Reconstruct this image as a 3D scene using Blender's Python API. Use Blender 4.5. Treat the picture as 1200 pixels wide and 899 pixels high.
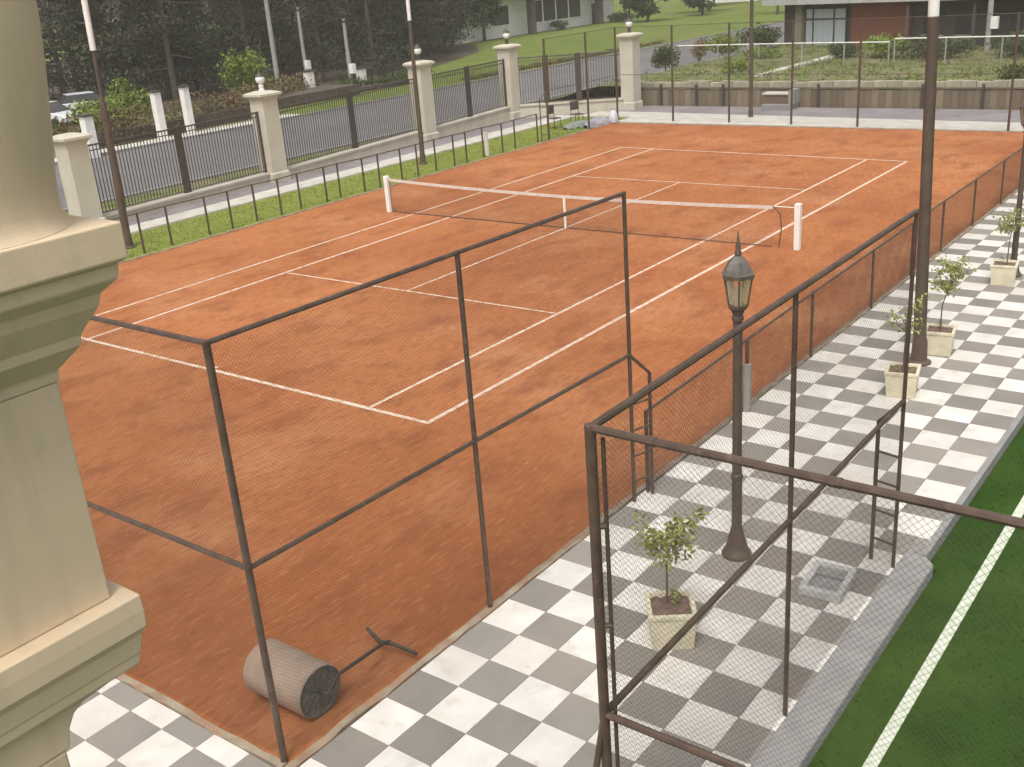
import bpy, math, random
from mathutils import Vector, Matrix
rnd = random.Random(11)
PI = math.pi
scene = bpy.context.scene
for o in list(bpy.data.objects):
    bpy.data.objects.remove(o)
COL = scene.collection

# ------------------------------------------------------------------ camera
F_PX = 1236.79; CP = Vector((16.0766, -23.1330, 6.5186)); YAW, PIT, ROL = -0.67049, 0.369457, -0.0780
ca, sa, cb, sb, cc, sc_ = math.cos(YAW), math.sin(YAW), math.cos(PIT), math.sin(PIT), math.cos(ROL), math.sin(ROL)
fw = Vector((sa*cb, ca*cb, -sb)); rt = Vector((ca, -sa, 0)); up = rt.cross(fw)
rt2 = cc*rt + sc_*up; up2 = -sc_*rt + cc*up
cam = bpy.data.cameras.new('camera'); cam.sensor_width = 36; cam.lens = 36*F_PX/1200
cam.clip_start = 0.05; cam.clip_end = 2000
camo = bpy.data.objects.new('camera', cam); COL.objects.link(camo)
M4 = Matrix((( rt2.x, up2.x, -fw.x, CP.x), (rt2.y, up2.y, -fw.y, CP.y), (rt2.z, up2.z, -fw.z, CP.z), (0, 0, 0, 1)))
camo.matrix_world = M4
scene.camera = camo
def proj(x, y, z):      # used only to rank tiles by how large they show
    d = Vector((x, y, z)) - CP; zc = d.dot(fw)
    if zc <= 0.1: return None
    return 600 + F_PX*d.dot(rt2)/zc, 449.5 - F_PX*d.dot(up2)/zc

# ------------------------------------------------------------------ light
SUN_EL, SUN_AZ = math.radians(60), math.radians(158)     # azimuth clockwise from +Y
world = bpy.data.worlds.new('World'); scene.world = world; world.use_nodes = True
wt = world.node_tree; wt.nodes.clear()
sky = wt.nodes.new('ShaderNodeTexSky'); sky.sky_type = 'NISHITA'; sky.sun_disc = False
sky.sun_elevation = SUN_EL; sky.sun_rotation = SUN_AZ; sky.air_density = 1.0; sky.dust_density = 6.0; sky.ozone_density = 1.0
hs = wt.nodes.new('ShaderNodeHueSaturation'); hs.inputs['Saturation'].default_value = 0.22
bg = wt.nodes.new('ShaderNodeBackground'); bg.inputs['Strength'].default_value = 0.15
wo = wt.nodes.new('ShaderNodeOutputWorld')
wt.links.new(sky.outputs[0], hs.inputs['Color']); wt.links.new(hs.outputs[0], bg.inputs['Color']); wt.links.new(bg.outputs[0], wo.inputs['Surface'])
sun = bpy.data.lights.new('sun', 'SUN'); sun.energy = 1.2; sun.angle = math.radians(17); sun.color = (1, 0.94, 0.84)
suno = bpy.data.objects.new('sun', sun); COL.objects.link(suno)
sd = Vector((math.sin(SUN_AZ)*math.cos(SUN_EL), math.cos(SUN_AZ)*math.cos(SUN_EL), math.sin(SUN_EL)))
suno.rotation_euler = sd.to_track_quat('Z', 'Y').to_euler(); suno.location = (0, 0, 40)
scene.view_settings.view_transform = 'Standard'; scene.view_settings.look = 'None'
scene.view_settings.exposure = 0.28; scene.view_settings.gamma = 1.0
try: scene.view_settings.use_curve_mapping = False
except Exception: pass

# ------------------------------------------------------------------ helpers
class MB:
    def __init__(s): s.v = []; s.f = []
    def poly(s, pts):
        n = len(s.v); s.v += [tuple(p) for p in pts]; s.f.append(tuple(range(n, n+len(pts))))
    def box(s, x0, x1, y0, y1, z0, z1, m=None):
        n = len(s.v)
        P = [(x0,y0,z0),(x1,y0,z0),(x1,y1,z0),(x0,y1,z0),(x0,y0,z1),(x1,y0,z1),(x1,y1,z1),(x0,y1,z1)]
        if m is not None: P = [tuple(m @ Vector(p)) for p in P]
        s.v += P
        s.f += [tuple(n+i for i in q) for q in ((0,3,2,1),(4,5,6,7),(0,1,5,4),(1,2,6,5),(2,3,7,6),(3,0,4,7))]
        return s
    def frus(s, cx, cy, rings):       # square rings (half size, z); closed solid
        n = len(s.v)
        for h, z in rings:
            s.v += [(cx-h,cy-h,z),(cx+h,cy-h,z),(cx+h,cy+h,z),(cx-h,cy+h,z)]
        k = len(rings)
        s.f.append((n+3,n+2,n+1,n)); 
        for i in range(k-1):
            a = n+4*i
            for j in range(4): s.f.append((a+j, a+(j+1)%4, a+4+(j+1)%4, a+4+j))
        a = n+4*(k-1); s.f.append((a,a+1,a+2,a+3)); return s
    def lathe(s, cx, cy, rings, n=16, cap=True):
        b = len(s.v); k = len(rings)
        for r, z in rings:
            for i in range(n):
                t = 2*PI*i/n; s.v.append((cx+r*math.cos(t), cy+r*math.sin(t), z))
        for i in range(k-1):
            for j in range(n): s.f.append((b+i*n+j, b+i*n+(j+1)%n, b+(i+1)*n+(j+1)%n, b+(i+1)*n+j))
        if cap:
            s.f.append(tuple(b+j for j in reversed(range(n)))); s.f.append(tuple(b+(k-1)*n+j for j in range(n)))
        return s
    def tube(s, pts, r, n=8, r2=None):
        pts = [Vector(p) for p in pts]; b = len(s.v); k = len(pts)
        for i, p in enumerate(pts):
            d = (pts[min(i+1,k-1)] - pts[max(i-1,0)]).normalized()
            a = d.cross(Vector((0,0,1))) if abs(d.z) < .95 else d.cross(Vector((0,1,0)))
            a.normalize(); c = d.cross(a)
            rr = r if r2 is None else r + (r2-r)*i/(k-1)
            for j in range(n):
                t = 2*PI*j/n; s.v.append(tuple(p + a*rr*math.cos(t) + c*rr*math.sin(t)))
        for i in range(k-1):
            for j in range(n): s.f.append((b+i*n+j, b+i*n+(j+1)%n, b+(i+1)*n+(j+1)%n, b+(i+1)*n+j))
        s.f.append(tuple(b+j for j in reversed(range(n)))); s.f.append(tuple(b+(k-1)*n+j for j in range(n)))
        return s
    def ball(s, c, r, n=12, m=8, sz=1.0):
        return s.lathe(c[0], c[1], [(max(.001, r*math.sin(PI*i/m)), c[2]-r*sz*math.cos(PI*i/m)) for i in range(m+1)], n)
    def leaf(s, c, size, R, asp=.6):
        d = Vector((R.gauss(0,1), R.gauss(0,1), R.gauss(0,1))).normalized()
        e = d.cross(Vector((R.gauss(0,1), R.gauss(0,1), R.gauss(0,1)))).normalized()
        c = Vector(c); n = len(s.v)
        s.v += [tuple(c-d*size*.5), tuple(c+e*size*asp*.5), tuple(c+d*size*.5), tuple(c-e*size*asp*.5)]
        s.f.append((n,n+1,n+2,n+3))
    def clump(s, c, rad, n, size, R, asp=.6):
        for _ in range(n):
            d = Vector((R.gauss(0,1), R.gauss(0,1), R.gauss(0,1))).normalized()*(R.random()**.45)
            s.leaf((c[0]+d.x*rad[0], c[1]+d.y*rad[1], c[2]+d.z*rad[2]), size*R.uniform(.6,1.3), R, asp)

def wloc(o):
    l = Vector((0,0,0))
    while o is not None: l = l + Vector(o.location); o = o.parent
    return l
def obj(name, mb, mat, parent=None, local=False, smooth=False):
    off = Vector((0,0,0)) if (parent is None or local) else wloc(parent)
    me = bpy.data.meshes.new(name)
    me.from_pydata([(v[0]-off.x, v[1]-off.y, v[2]-off.z) for v in mb.v], [], mb.f)
    me.materials.append(mat); me.update()
    if smooth:
        me.polygons.foreach_set('use_smooth', [True]*len(me.polygons))
        try: me.set_sharp_from_angle(angle=math.radians(40))
        except Exception: pass
    o = bpy.data.objects.new(name, me); COL.objects.link(o)
    if parent is not None: o.parent = parent
    return o
def inst(name, me, parent, loc, rz=0, scale=None):
    o = bpy.data.objects.new(name, me); COL.objects.link(o)
    if parent is not None: o.parent = parent
    o.location = loc; o.rotation_euler = (0,0,rz)
    if scale: o.scale = scale
    return o
def thing(name, label, cat, loc=(0,0,0), rz=0, group=None):
    o = bpy.data.objects.new(name, None); COL.objects.link(o); o.empty_display_size = .2
    o.location = loc; o.rotation_euler = (0,0,rz)
    return tag(o, label, cat, group)
def tag(o, label, cat, group=None):
    o['label'] = label; o['category'] = cat
    if group: o['group'] = group
    return o
def struct(name, mb, mat, kind='structure', parent=None):
    o = obj(name, mb, mat, parent); o['kind'] = kind; return o
def bevel(o, w, seg=2):
    m = o.modifiers.new('bevel', 'BEVEL'); m.width = w; m.segments = seg; m.limit_method = 'ANGLE'; m.angle_limit = math.radians(35); return o
def copy_tree(o, parent=None, loc=None, rz=None, label=None, scale=None):
    c = o.copy(); COL.objects.link(c)
    if parent is not None: c.parent = parent
    if loc is not None: c.location = loc
    if rz is not None: c.rotation_euler = (0,0,rz)
    if scale is not None: c.scale = scale
    if label: c['label'] = label
    for ch in list(o.children): copy_tree(ch, c)
    return c

# ------------------------------------------------------------------ materials
def mat(name, c1, c2=None, scale=4.0, rough=.8, bump=0.0, bscale=None, metal=0.0, detail=4, stretch=None, rand=0.0, lo=.35, hi=.65, spec=.5, layers=(), world=False):
    m = bpy.data.materials.new(name); m.use_nodes = True; nt = m.node_tree; N = nt.nodes; L = nt.links
    p = N['Principled BSDF']; p.inputs['Roughness'].default_value = rough; p.inputs['Metallic'].default_value = metal
    try: p.inputs['Specular IOR Level'].default_value = spec
    except Exception: pass
    tc = N.new('ShaderNodeNewGeometry' if world else 'ShaderNodeTexCoord'); OC = tc.outputs['Position' if world else 'Object']; vec = OC
    if stretch:
        mp = N.new('ShaderNodeMapping'); mp.inputs['Scale'].default_value = stretch[0]; mp.inputs['Rotation'].default_value = stretch[1]
        L.new(vec, mp.inputs['Vector']); vec = mp.outputs[0]
    def noise(sc, det=4, v=vec):
        n = N.new('ShaderNodeTexNoise'); n.inputs['Scale'].default_value = sc; n.inputs['Detail'].default_value = det; L.new(v, n.inputs['Vector']); return n
    c2 = c2 or tuple(x*.85 for x in c1)
    n = noise(scale, detail); r = N.new('ShaderNodeMapRange'); r.inputs[1].default_value = lo; r.inputs[2].default_value = hi
    L.new(n.outputs['Fac'], r.inputs[0])
    mx = N.new('ShaderNodeMix'); mx.data_type = 'RGBA'; mx.inputs['A'].default_value = (*c1,1); mx.inputs['B'].default_value = (*c2,1)
    L.new(r.outputs[0], mx.inputs['Factor']); out = mx.outputs['Result']
    for (col, sc, l, h, amt, st) in layers:
        v2 = OC
        if st:
            mp2 = N.new('ShaderNodeMapping'); mp2.inputs['Scale'].default_value = st[0]; mp2.inputs['Rotation'].default_value = st[1]
            L.new(v2, mp2.inputs['Vector']); v2 = mp2.outputs[0]
        n2 = noise(sc, 6, v2); r2 = N.new('ShaderNodeMapRange'); r2.inputs[1].default_value = l; r2.inputs[2].default_value = h; r2.inputs[4].default_value = amt
        L.new(n2.outputs['Fac'], r2.inputs[0])
        m2 = N.new('ShaderNodeMix'); m2.data_type = 'RGBA'; m2.inputs['B'].default_value = (*col,1)
        L.new(r2.outputs[0], m2.inputs['Factor']); L.new(out, m2.inputs['A']); out = m2.outputs['Result']
    if rand:
        oi = N.new('ShaderNodeObjectInfo'); h = N.new('ShaderNodeHueSaturation'); rr = N.new('ShaderNodeMapRange')
        rr.inputs[3].default_value = 1-rand; rr.inputs[4].default_value = 1+rand
        L.new(oi.outputs['Random'], rr.inputs[0]); L.new(rr.outputs[0], h.inputs['Value']); L.new(out, h.inputs['Color']); out = h.outputs[0]
    L.new(out, p.inputs['Base Color'])
    if bump:
        nb = noise(bscale or scale*4, 5); b = N.new('ShaderNodeBump'); b.inputs['Strength'].default_value = bump; b.inputs['Distance'].default_value = .02
        L.new(nb.outputs['Fac'], b.inputs['Height']); L.new(b.outputs[0], p.inputs['Normal'])
    return m
ROT45 = (0, 0, .6)
m_clay = mat('clay', (.445,.170,.065), (.345,.121,.046), .16, .95, .6, 40, lo=.36, hi=.62, spec=.12, layers=[
    ((.50,.235,.115), .33, .50, .68, .6, ((1,1.2,1),(0,0,-.3))), ((.24,.082,.034), .9, .50, .68, .7, ((1.6,.85,1),(0,0,.5))),
    ((.25,.088,.038), 5.5, .48, .66, .55, ((2.2,.6,1),(0,0,.22))), ((.52,.25,.125), 7.0, .54, .72, .5, ((2.4,.55,1),(0,0,.15))),
    ((.26,.095,.05), 34, .52, .75, .5, None), ((.56,.30,.17), 60, .60, .78, .4, None), ((.29,.105,.042), 1.0, .50, .72, .22, ((5,.14,1),(0,0,.12))), ((.55,.26,.12), 1.0, .56, .76, .18, ((4,.2,1),(0,0,-.05)))])
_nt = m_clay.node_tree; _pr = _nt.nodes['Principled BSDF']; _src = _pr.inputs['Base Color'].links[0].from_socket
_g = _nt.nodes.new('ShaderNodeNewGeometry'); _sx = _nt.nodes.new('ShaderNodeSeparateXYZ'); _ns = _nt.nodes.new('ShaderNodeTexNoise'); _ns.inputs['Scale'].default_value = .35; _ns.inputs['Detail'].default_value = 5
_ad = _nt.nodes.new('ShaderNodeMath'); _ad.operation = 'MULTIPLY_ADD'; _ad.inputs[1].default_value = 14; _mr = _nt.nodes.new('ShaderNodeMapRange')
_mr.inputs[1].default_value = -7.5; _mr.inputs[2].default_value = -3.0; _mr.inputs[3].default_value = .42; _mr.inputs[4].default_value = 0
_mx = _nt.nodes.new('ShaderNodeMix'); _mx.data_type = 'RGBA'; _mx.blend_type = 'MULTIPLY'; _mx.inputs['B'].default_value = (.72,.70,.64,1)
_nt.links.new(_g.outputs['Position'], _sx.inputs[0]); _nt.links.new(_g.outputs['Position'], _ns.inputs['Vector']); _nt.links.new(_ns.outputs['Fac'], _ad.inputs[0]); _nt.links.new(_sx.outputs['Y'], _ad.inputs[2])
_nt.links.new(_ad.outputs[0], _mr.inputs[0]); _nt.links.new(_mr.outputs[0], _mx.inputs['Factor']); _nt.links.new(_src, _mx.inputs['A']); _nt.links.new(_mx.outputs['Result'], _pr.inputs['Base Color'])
m_line = mat('line_paint', (.70,.57,.46), (.50,.29,.17), 7, .8, lo=.42, hi=.72, spec=.2)
m_white_tile = mat('white_tile', (.72,.685,.635), (.63,.595,.545), 3, .6, .15, 40, rand=.07, world=True, layers=[((.50,.43,.35), .55, .50, .72, .45, None), ((.42,.36,.30), 3.1, .58, .74, .5, None), ((.40,.25,.16), 9, .64, .78, .5, None), ((.5,.46,.4), 30, .60, .75, .3, None)])
m_grey_tile = mat('grey_tile', (.265,.24,.21), (.228,.208,.184), 2, .65, .15, 40, rand=.13, world=True, layers=[((.31,.26,.215), .7, .45, .66, .45, None), ((.20,.185,.165), 3.3, .55, .72, .35, None), ((.15,.14,.125), 24, .62, .75, .3, None)])
m_grout = mat('grout', (.30,.28,.25), (.22,.2,.18), 8)
m_conc = mat('concrete', (.29,.283,.272), (.24,.233,.225), 3, .9, .2, 30, layers=[((.2,.19,.18), 9, .55, .75, .4, None)])
m_edge = mat('court_edge', (.36,.30,.22), (.25,.19,.13), 4, .9, .3, 25, layers=[((.30,.14,.075), 3, .5, .68, .55, None)])
m_path = mat('path_pale', (.60,.57,.50), (.48,.45,.40), 2, .9, .2, 30)
m_paver = mat('path_grey', (.25,.22,.23), (.19,.17,.175), 2.5, .9, .2, 30, layers=[((.31,.29,.29), .6, .45, .7, .6, None)])
m_asph = mat('asphalt', (.18,.172,.172), (.15,.143,.143), .5, .9, .2, 40, spec=.2, layers=[((.225,.21,.21), .25, .45, .7, .6, None), ((.115,.11,.107), 2, .6, .75, .4, None)])
m_grass = mat('grass', (.225,.26,.05), (.18,.215,.045), 1.5, .9, .6, 30, spec=.15, layers=[((.19,.21,.05), 5, .5, .7, .5, None)])
m_blade = mat('grass_blade', (.23,.275,.055), (.18,.225,.045), 3, .8, spec=.2)
m_lawn = mat('lawn', (.165,.21,.045), (.125,.17,.04), .3, .95, .5, 15, spec=.1, layers=[((.19,.19,.06), .12, .5, .7, .7, None), ((.06,.09,.02), 1.2, .5, .7, .5, None)])
m_wild = mat('rough_grass', (.20,.20,.09), (.14,.155,.065), .6, .95, .6, 10, spec=.1, layers=[((.24,.20,.13), .35, .5, .68, .7, None), ((.05,.075,.02), 1.0, .52, .7, .6, None)])
m_turf = mat('turf', (.032,.078,.009), (.024,.060,.008), .8, .9, .7, 90, spec=.15, layers=[((.058,.105,.016), .7, .42, .68, .8, None), ((.02,.05,.007), 2.3, .52, .72, .6, None), ((.09,.10,.04), 60, .62, .75, .25, None)])
m_turfline = mat('turf_line', (.66,.68,.58), (.5,.54,.42), 12, .9, .4, 60)
m_earth = mat('earth', (.16,.12,.08), (.11,.085,.06), .5, .95)
m_litter = mat('leaf_litter', (.085,.062,.042), (.055,.045,.032), .6, .95, .6, 8)
m_soil = mat('soil', (.20,.13,.10), (.12,.08,.06), 12, .95, .8, 30)
m_steel = mat('brown_steel', (.070,.044,.031), (.105,.07,.05), 8, .45, metal=.05, spec=.5, layers=[((.17,.12,.09), 20, .58, .75, .6, None)])
m_wire = mat('wire', (.060,.047,.037), (.085,.067,.053), 10, .5, metal=.15)
m_iron = mat('dark_iron', (.05,.040,.033), (.07,.057,.047), 6, .5, metal=.0)
m_pole = mat('pole_paint', (.075,.052,.037), (.105,.075,.054), 5, .5, metal=.0, layers=[((.13,.10,.07), 12, .6, .78, .4, None)])
m_white = mat('white_paint', (.84,.82,.78), (.76,.73,.69), 4, .6)
m_band = mat('net_band_cloth', (.68,.61,.55), (.58,.50,.44), 5, .8)
m_net = mat('net_cord', (.10,.07,.055), (.07,.05,.04), 8, .8)
m_stucco = mat('cream_stucco', (.56,.51,.415), (.50,.455,.365), 1.6, .9, .35, 60, layers=[((.38,.33,.25), 3, .55, .75, .5, ((1,1,.25),(0,0,0))), ((.60,.56,.47), .9, .5, .7, .4, None)])
m_column = mat('column_render', (.68,.545,.375), (.62,.495,.34), 2.0, .85, .06, 90, layers=[((.45,.375,.26), 3, .52, .78, .45, ((3,3,.35),(0,0,0))), ((.42,.37,.27), 14, .60, .75, .25, None), ((.43,.37,.27), 1.1, .55, .7, .35, None)])
m_glass = bpy.data.materials.new('lamp_glass'); m_glass.use_nodes = True
_p = m_glass.node_tree.nodes['Principled BSDF']; _p.inputs['Base Color'].default_value = (.92,.76,.50,1); _p.inputs['Roughness'].default_value = .25; _p.inputs['Transmission Weight'].default_value = .85
m_globe = mat('white_globe', (.82,.81,.78), (.75,.74,.7), 3, .3)
m_planter = mat('planter', (.66,.61,.45), (.58,.53,.38), 4, .85, .3, 40, layers=[((.34,.30,.21), 5, .55, .75, .5, None)])
m_leaf = mat('sapling_leaf', (.34,.35,.10), (.21,.25,.06), 14, .6)
m_leafw = mat('blossom', (.75,.74,.62), (.6,.6,.45), 20, .6)
m_bark = mat('bark', (.16,.115,.085), (.09,.07,.05), 10, .9, .5, 40)
m_bark2 = mat('tree_bark', (.11,.085,.065), (.07,.055,.045), 4, .9, .5, 20)
m_con = mat('conifer_leaf', (.058,.064,.042), (.038,.044,.03), .9, .85, rand=.2, spec=.2, layers=[((.085,.078,.05), .5, .45, .7, .6, None)])
m_shr = mat('shrub_leaf', (.075,.10,.030), (.045,.065,.02), 1.2, .8, rand=.2, spec=.2)
m_shr2 = mat('bright_shrub_leaf', (.20,.255,.05), (.13,.18,.035), 1.5, .8, rand=.2, spec=.2)
m_hedge = mat('brown_hedge_leaf', (.21,.135,.075), (.16,.14,.06), .7, .85, rand=.25, spec=.2)
m_iplank = mat('plank', (.20,.155,.105), (.14,.11,.075), 2, .9, .3, 20, rand=.28, stretch=((1,1,.2),(0,0,0)), layers=[((.12,.13,.06), .8, .5, .7, .6, None)])
m_block = mat('pale_block', (.43,.385,.30), (.30,.27,.205), 1.2, .9, .3, 20, rand=.12, layers=[((.25,.25,.13), 1, .5, .7, .6, None)])
m_housew = mat('house_white', (.85,.84,.81), (.78,.77,.74), 1, .85)
m_dark = mat('window_dark', (.05,.05,.055), (.08,.075,.07), 1, .2)
m_curt = mat('curtain', (.52,.60,.66), (.66,.71,.75), 3, .7, stretch=((4,4,.1),(0,0,0)))
m_brick = bpy.data.materials.new('red_brick'); m_brick.use_nodes = True
_nt = m_brick.node_tree; _b = _nt.nodes.new('ShaderNodeTexBrick'); _b.inputs['Color1'].default_value = (.30,.085,.045,1); _b.inputs['Color2'].default_value = (.22,.06,.035,1); _b.inputs['Mortar'].default_value = (.24,.17,.13,1); _b.inputs['Scale'].default_value = 4
_tc = _nt.nodes.new('ShaderNodeTexCoord'); _mp = _nt.nodes.new('ShaderNodeMapping'); _mp.inputs['Rotation'].default_value = (PI/2,0,0)
_nt.links.new(_tc.outputs['Object'], _mp.inputs[0]); _nt.links.new(_mp.outputs[0], _b.inputs['Vector']); _nt.links.new(_b.outputs[0], _nt.nodes['Principled BSDF'].inputs['Base Color']); _nt.nodes['Principled BSDF'].inputs['Roughness'].default_value = .9
m_porch = mat('porch_wall', (.11,.085,.075), (.075,.06,.055), .6, .9)
m_roof = mat('roof_tile', (.27,.13,.09), (.2,.1,.07), 3, .9, .5, 12)
m_eave = mat('eave', (.42,.43,.40), (.35,.36,.33), 2, .8)
m_carw = mat('car_white', (.75,.76,.77), (.7,.71,.72), 2, .25)
m_card = mat('car_silver', (.45,.47,.50), (.42,.44,.47), 2, .25, metal=.4)
m_tyre = mat('tyre', (.03,.03,.03), (.045,.045,.045), 8, .9)
m_roller = mat('roller_concrete', (.34,.255,.19), (.27,.20,.15), 4, .9, .15, 25, layers=[((.40,.20,.11), 3, .5, .7, .55, None)])
m_rolface = mat('roller_face', (.12,.115,.10), (.09,.085,.075), 9, .9, .8, 18, layers=[((.17,.16,.13), 16, .5, .65, .7, None)])
m_tarp = mat('tarp', (.42,.40,.47), (.33,.33,.36), 5, .7, .6, 12)
m_tarp2 = mat('green_tarp', (.26,.29,.27), (.2,.22,.2), 5, .8, .6, 12)
m_bag = mat('white_bag', (.62,.60,.63), (.52,.50,.54), 6, .6, .6, 15)
m_plast = mat('dark_plastic', (.06,.05,.05), (.08,.07,.07), 4, .5)
m_upole = mat('pole_concrete', (.33,.32,.29), (.27,.26,.24), 3, .9)

def slab(pts, z0, z1):
    mb = MB(); n = len(pts); mb.v = [(x,y,z0) for x,y in pts] + [(x,y,z1) for x,y in pts]
    mb.f = [tuple(reversed(range(n))), tuple(range(n, 2*n))] + [(i,(i+1)%n,n+(i+1)%n,n+i) for i in range(n)]; return mb
# ------------------------------------------------------------------ setting
Z0 = -.3
struct('ground', MB().box(-500, 500, -120, 700, -1.2, Z0), m_earth)
CX0, CX1, CY0, CY1 = -9.42, 9.47, -18.5, 17.72
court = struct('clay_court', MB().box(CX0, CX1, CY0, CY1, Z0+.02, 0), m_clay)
LZ = .004
def line(name, x0, x1, y0, y1, skew=0):
    mb = MB(); n = 12
    horiz = abs(x1-x0) > abs(y1-y0)
    R = random.Random(int(abs(x0*100+y0*77)))
    P = []
    for i in range(n+1):
        t = i/n; j1 = R.uniform(-.006,.006); j2 = R.uniform(-.006,.006)
        if horiz: x = x0+(x1-x0)*t; P.append(((x, y0+skew*t+j1, LZ), (x, y1+skew*t+j2, LZ)))
        else: y = y0+(y1-y0)*t; P.append(((x0+j1, y, LZ), (x1+j2, y, LZ)))
    for i in range(n):
        a, b, c, d = P[i][0], P[i+1][0], P[i+1][1], P[i][1]
        mb.poly((a,b,c,d) if horiz else (d,c,b,a))
    o = obj(name, mb, m_line, court); return o
line('baseline', -5.56, 5.48, -11.97, -11.88)
line('baseline', -5.56, 5.48, 12.0, 12.08, -.55)
line('doubles_sideline', 5.38, 5.47, -11.877, 11.50)
line('doubles_sideline', -5.58, -5.50, -11.877, 11.99)
line('singles_sideline', 4.08, 4.16, -11.877, 11.51)
line('singles_sideline', -4.16, -4.08, -11.877, 11.92)
line('service_line', -4.077, 4.077, -6.41, -6.35)
line('service_line', -4.077, 4.077, 6.46, 6.52)
line('centre_service_line', -.07, -.01, -6.347, 6.457)
line('centre_mark', -.03, .03, -11.877, -11.75)

# court edging: rough little concrete kerb
def rough_strip(x0, y0, x1, y1, w, z, seed, n=90):
    R = random.Random(seed); mb = MB(); d = Vector((x1-x0, y1-y0, 0)); L_ = d.length; d.normalize(); nn = Vector((-d.y, d.x, 0)); pr = None
    rings = []
    for i in range(n+1):
        t = L_*i/n; c = Vector((x0,y0,0))+d*t; a = w*.5+R.uniform(-.012,.012); b = w*.5+R.uniform(-.018,.018); zz = z+R.uniform(-.008,.008)
        rings.append([c+nn*a+Vector((0,0,Z0+.03)), c+nn*a+Vector((0,0,zz)), c-nn*b+Vector((0,0,zz)), c-nn*b+Vector((0,0,Z0+.03))])
    for i in range(n):
        for k in range(3): mb.poly((rings[i][k], rings[i][k+1], rings[i+1][k+1], rings[i+1][k]))
    mb.poly(rings[0]); mb.poly(list(reversed(rings[-1]))); return mb
struct('court_kerb', rough_strip(9.52, -18.58, 9.52, 17.7, .09, .014, 1, 200), m_edge)
struct('court_kerb', rough_strip(-9.0, -18.543, 9.46, -18.543, .08, .014, 2, 120), m_edge)
struct('court_kerb', rough_strip(-9.46, -18.4, -9.46, 17.7, .09, .03, 3, 150), m_edge)
struct('court_kerb', rough_strip(-9.4, 17.77, 9.45, 17.77, .10, .03, 4, 100), m_edge)

# plaza with tiles
plaza = struct('plaza_pavement', MB().box(9.57, 13.115, -26, 24, Z0+.01, -.012), m_grout)
struct('plaza_pavement', MB().box(-9.0, 9.565, -26, -18.585, Z0+.012, -.012), m_grout)
TS = .5035
tiles = []
def tile_mesh(name, w, h, m):
    g = .0025; mb = MB(); b = .004; z0, z1 = -.016, 0
    mb.v = [(g,g,z0),(w-g,g,z0),(w-g,h-g,z0),(g,h-g,z0),(g,g,z1-b),(w-g,g,z1-b),(w-g,h-g,z1-b),(g,h-g,z1-b),(g+b,g+b,z1),(w-g-b,g+b,z1),(w-g-b,h-g-b,z1),(g+b,h-g-b,z1)]
    mb.f = [(8,9,10,11)] + [(i,(i+1)%4,4+(i+1)%4,4+i) for i in range(4)] + [(4+i,4+(i+1)%4,8+(i+1)%4,8+i) for i in range(4)]
    me = bpy.data.meshes.new(name); me.from_pydata(mb.v, [], mb.f); me.materials.append(m); return me
tm = {}
def tmesh(w, h, white):
    k = (round(w,3), round(h,3), white)
    if k not in tm: tm[k] = tile_mesh('tile', w, h, m_white_tile if white else m_grey_tile)
    return tm[k]
YR0 = -18.82
for j in range(-13, 84):
    y = YR0 + TS*j; wide = y > -12.2
    for i in range(0, 7):
        w = TS+.002 if (i < 6 or wide) else .36
        tiles.append((9.58+.5055*i, y, w, TS, (i+j)%2 == 0))
for i in range(-32, 0):
    x = 9.56+.51*i
    tiles.append((x, YR0, .51, .235, (i)%2 == 0))
    for j in range(-10, 0): tiles.append((x, YR0+TS*j, .51, TS, (i+j)%2 == 0))
def tile_rank(t):
    q = proj(t[0]+t[2]/2, t[1]+t[3]/2, 0)
    d = (Vector((t[0]+t[2]/2, t[1]+t[3]/2, 0))-CP).length
    if q is None or not (-60 < q[0] < 1260 and -60 < q[1] < 960): d += 500
    if q is not None and q[0] < 75 and 200 < q[1]: d += 500
    return d
tiles.sort(key=tile_rank)
rest = {True: MB(), False: MB()}
RT = random.Random(5)
for n, t in enumerate(tiles):
    if n < 298:
        o = inst('tile', tmesh(t[2], t[3], t[4]), plaza, (t[0], t[1], RT.uniform(-.0015,.0015)), RT.uniform(-.004,.004))
    else:
        g = .003; rest[t[4]].box(t[0]+g, t[0]+t[2]-g, t[1]+g, t[1]+t[3]-g, -.016, 0)
for k, m in ((True, m_white_tile), (False, m_grey_tile)):
    o = obj('distant_tile', rest[k], m, plaza); o['kind'] = 'stuff'
bevel(struct('plaza_kerb', slab([(12.965,-26),(13.32,-26),(13.32,-12.30),(13.20,-12.16),(12.965,-12.16)], Z0+.015, -.002), m_conc), .02)
struct('plaza_kerb', MB().box(13.118, 13.20, -12.157, 24, Z0+.015, .001), m_conc)
turf = struct('sports_turf', MB().box(13.323, 45, -60, 60, Z0+.005, -.15), m_turf)
struct('turf_verge', MB().box(13.203, 13.321, -12.155, 60, Z0+.006, -.152), m_turf)
obj('field_line', MB().box(13.72, 13.83, -40, 50, -.153, -.146), m_turfline, turf)
obj('field_line', MB().box(13.84, 40, 20, 20.11, -.153, -.146), m_turfline, turf)
tb = MB(); RG = random.Random(3)
for _ in range(9000):      # artificial pile nearest the camera
    x = RG.uniform(13.33, 16.2); y = RG.uniform(-17, -6)
    if 13.71 < x < 13.84: continue
    a = RG.uniform(0, 6.28); w = .004; h = RG.uniform(.015,.035)
    tb.poly(((x-w*math.cos(a), y-w*math.sin(a), -.151), (x+w*math.cos(a), y+w*math.sin(a), -.121), (x+RG.uniform(-.015,.015), y+RG.uniform(-.015,.015), -.15+h)))
struct('turf_pile', tb, m_turf, 'stuff')

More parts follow.
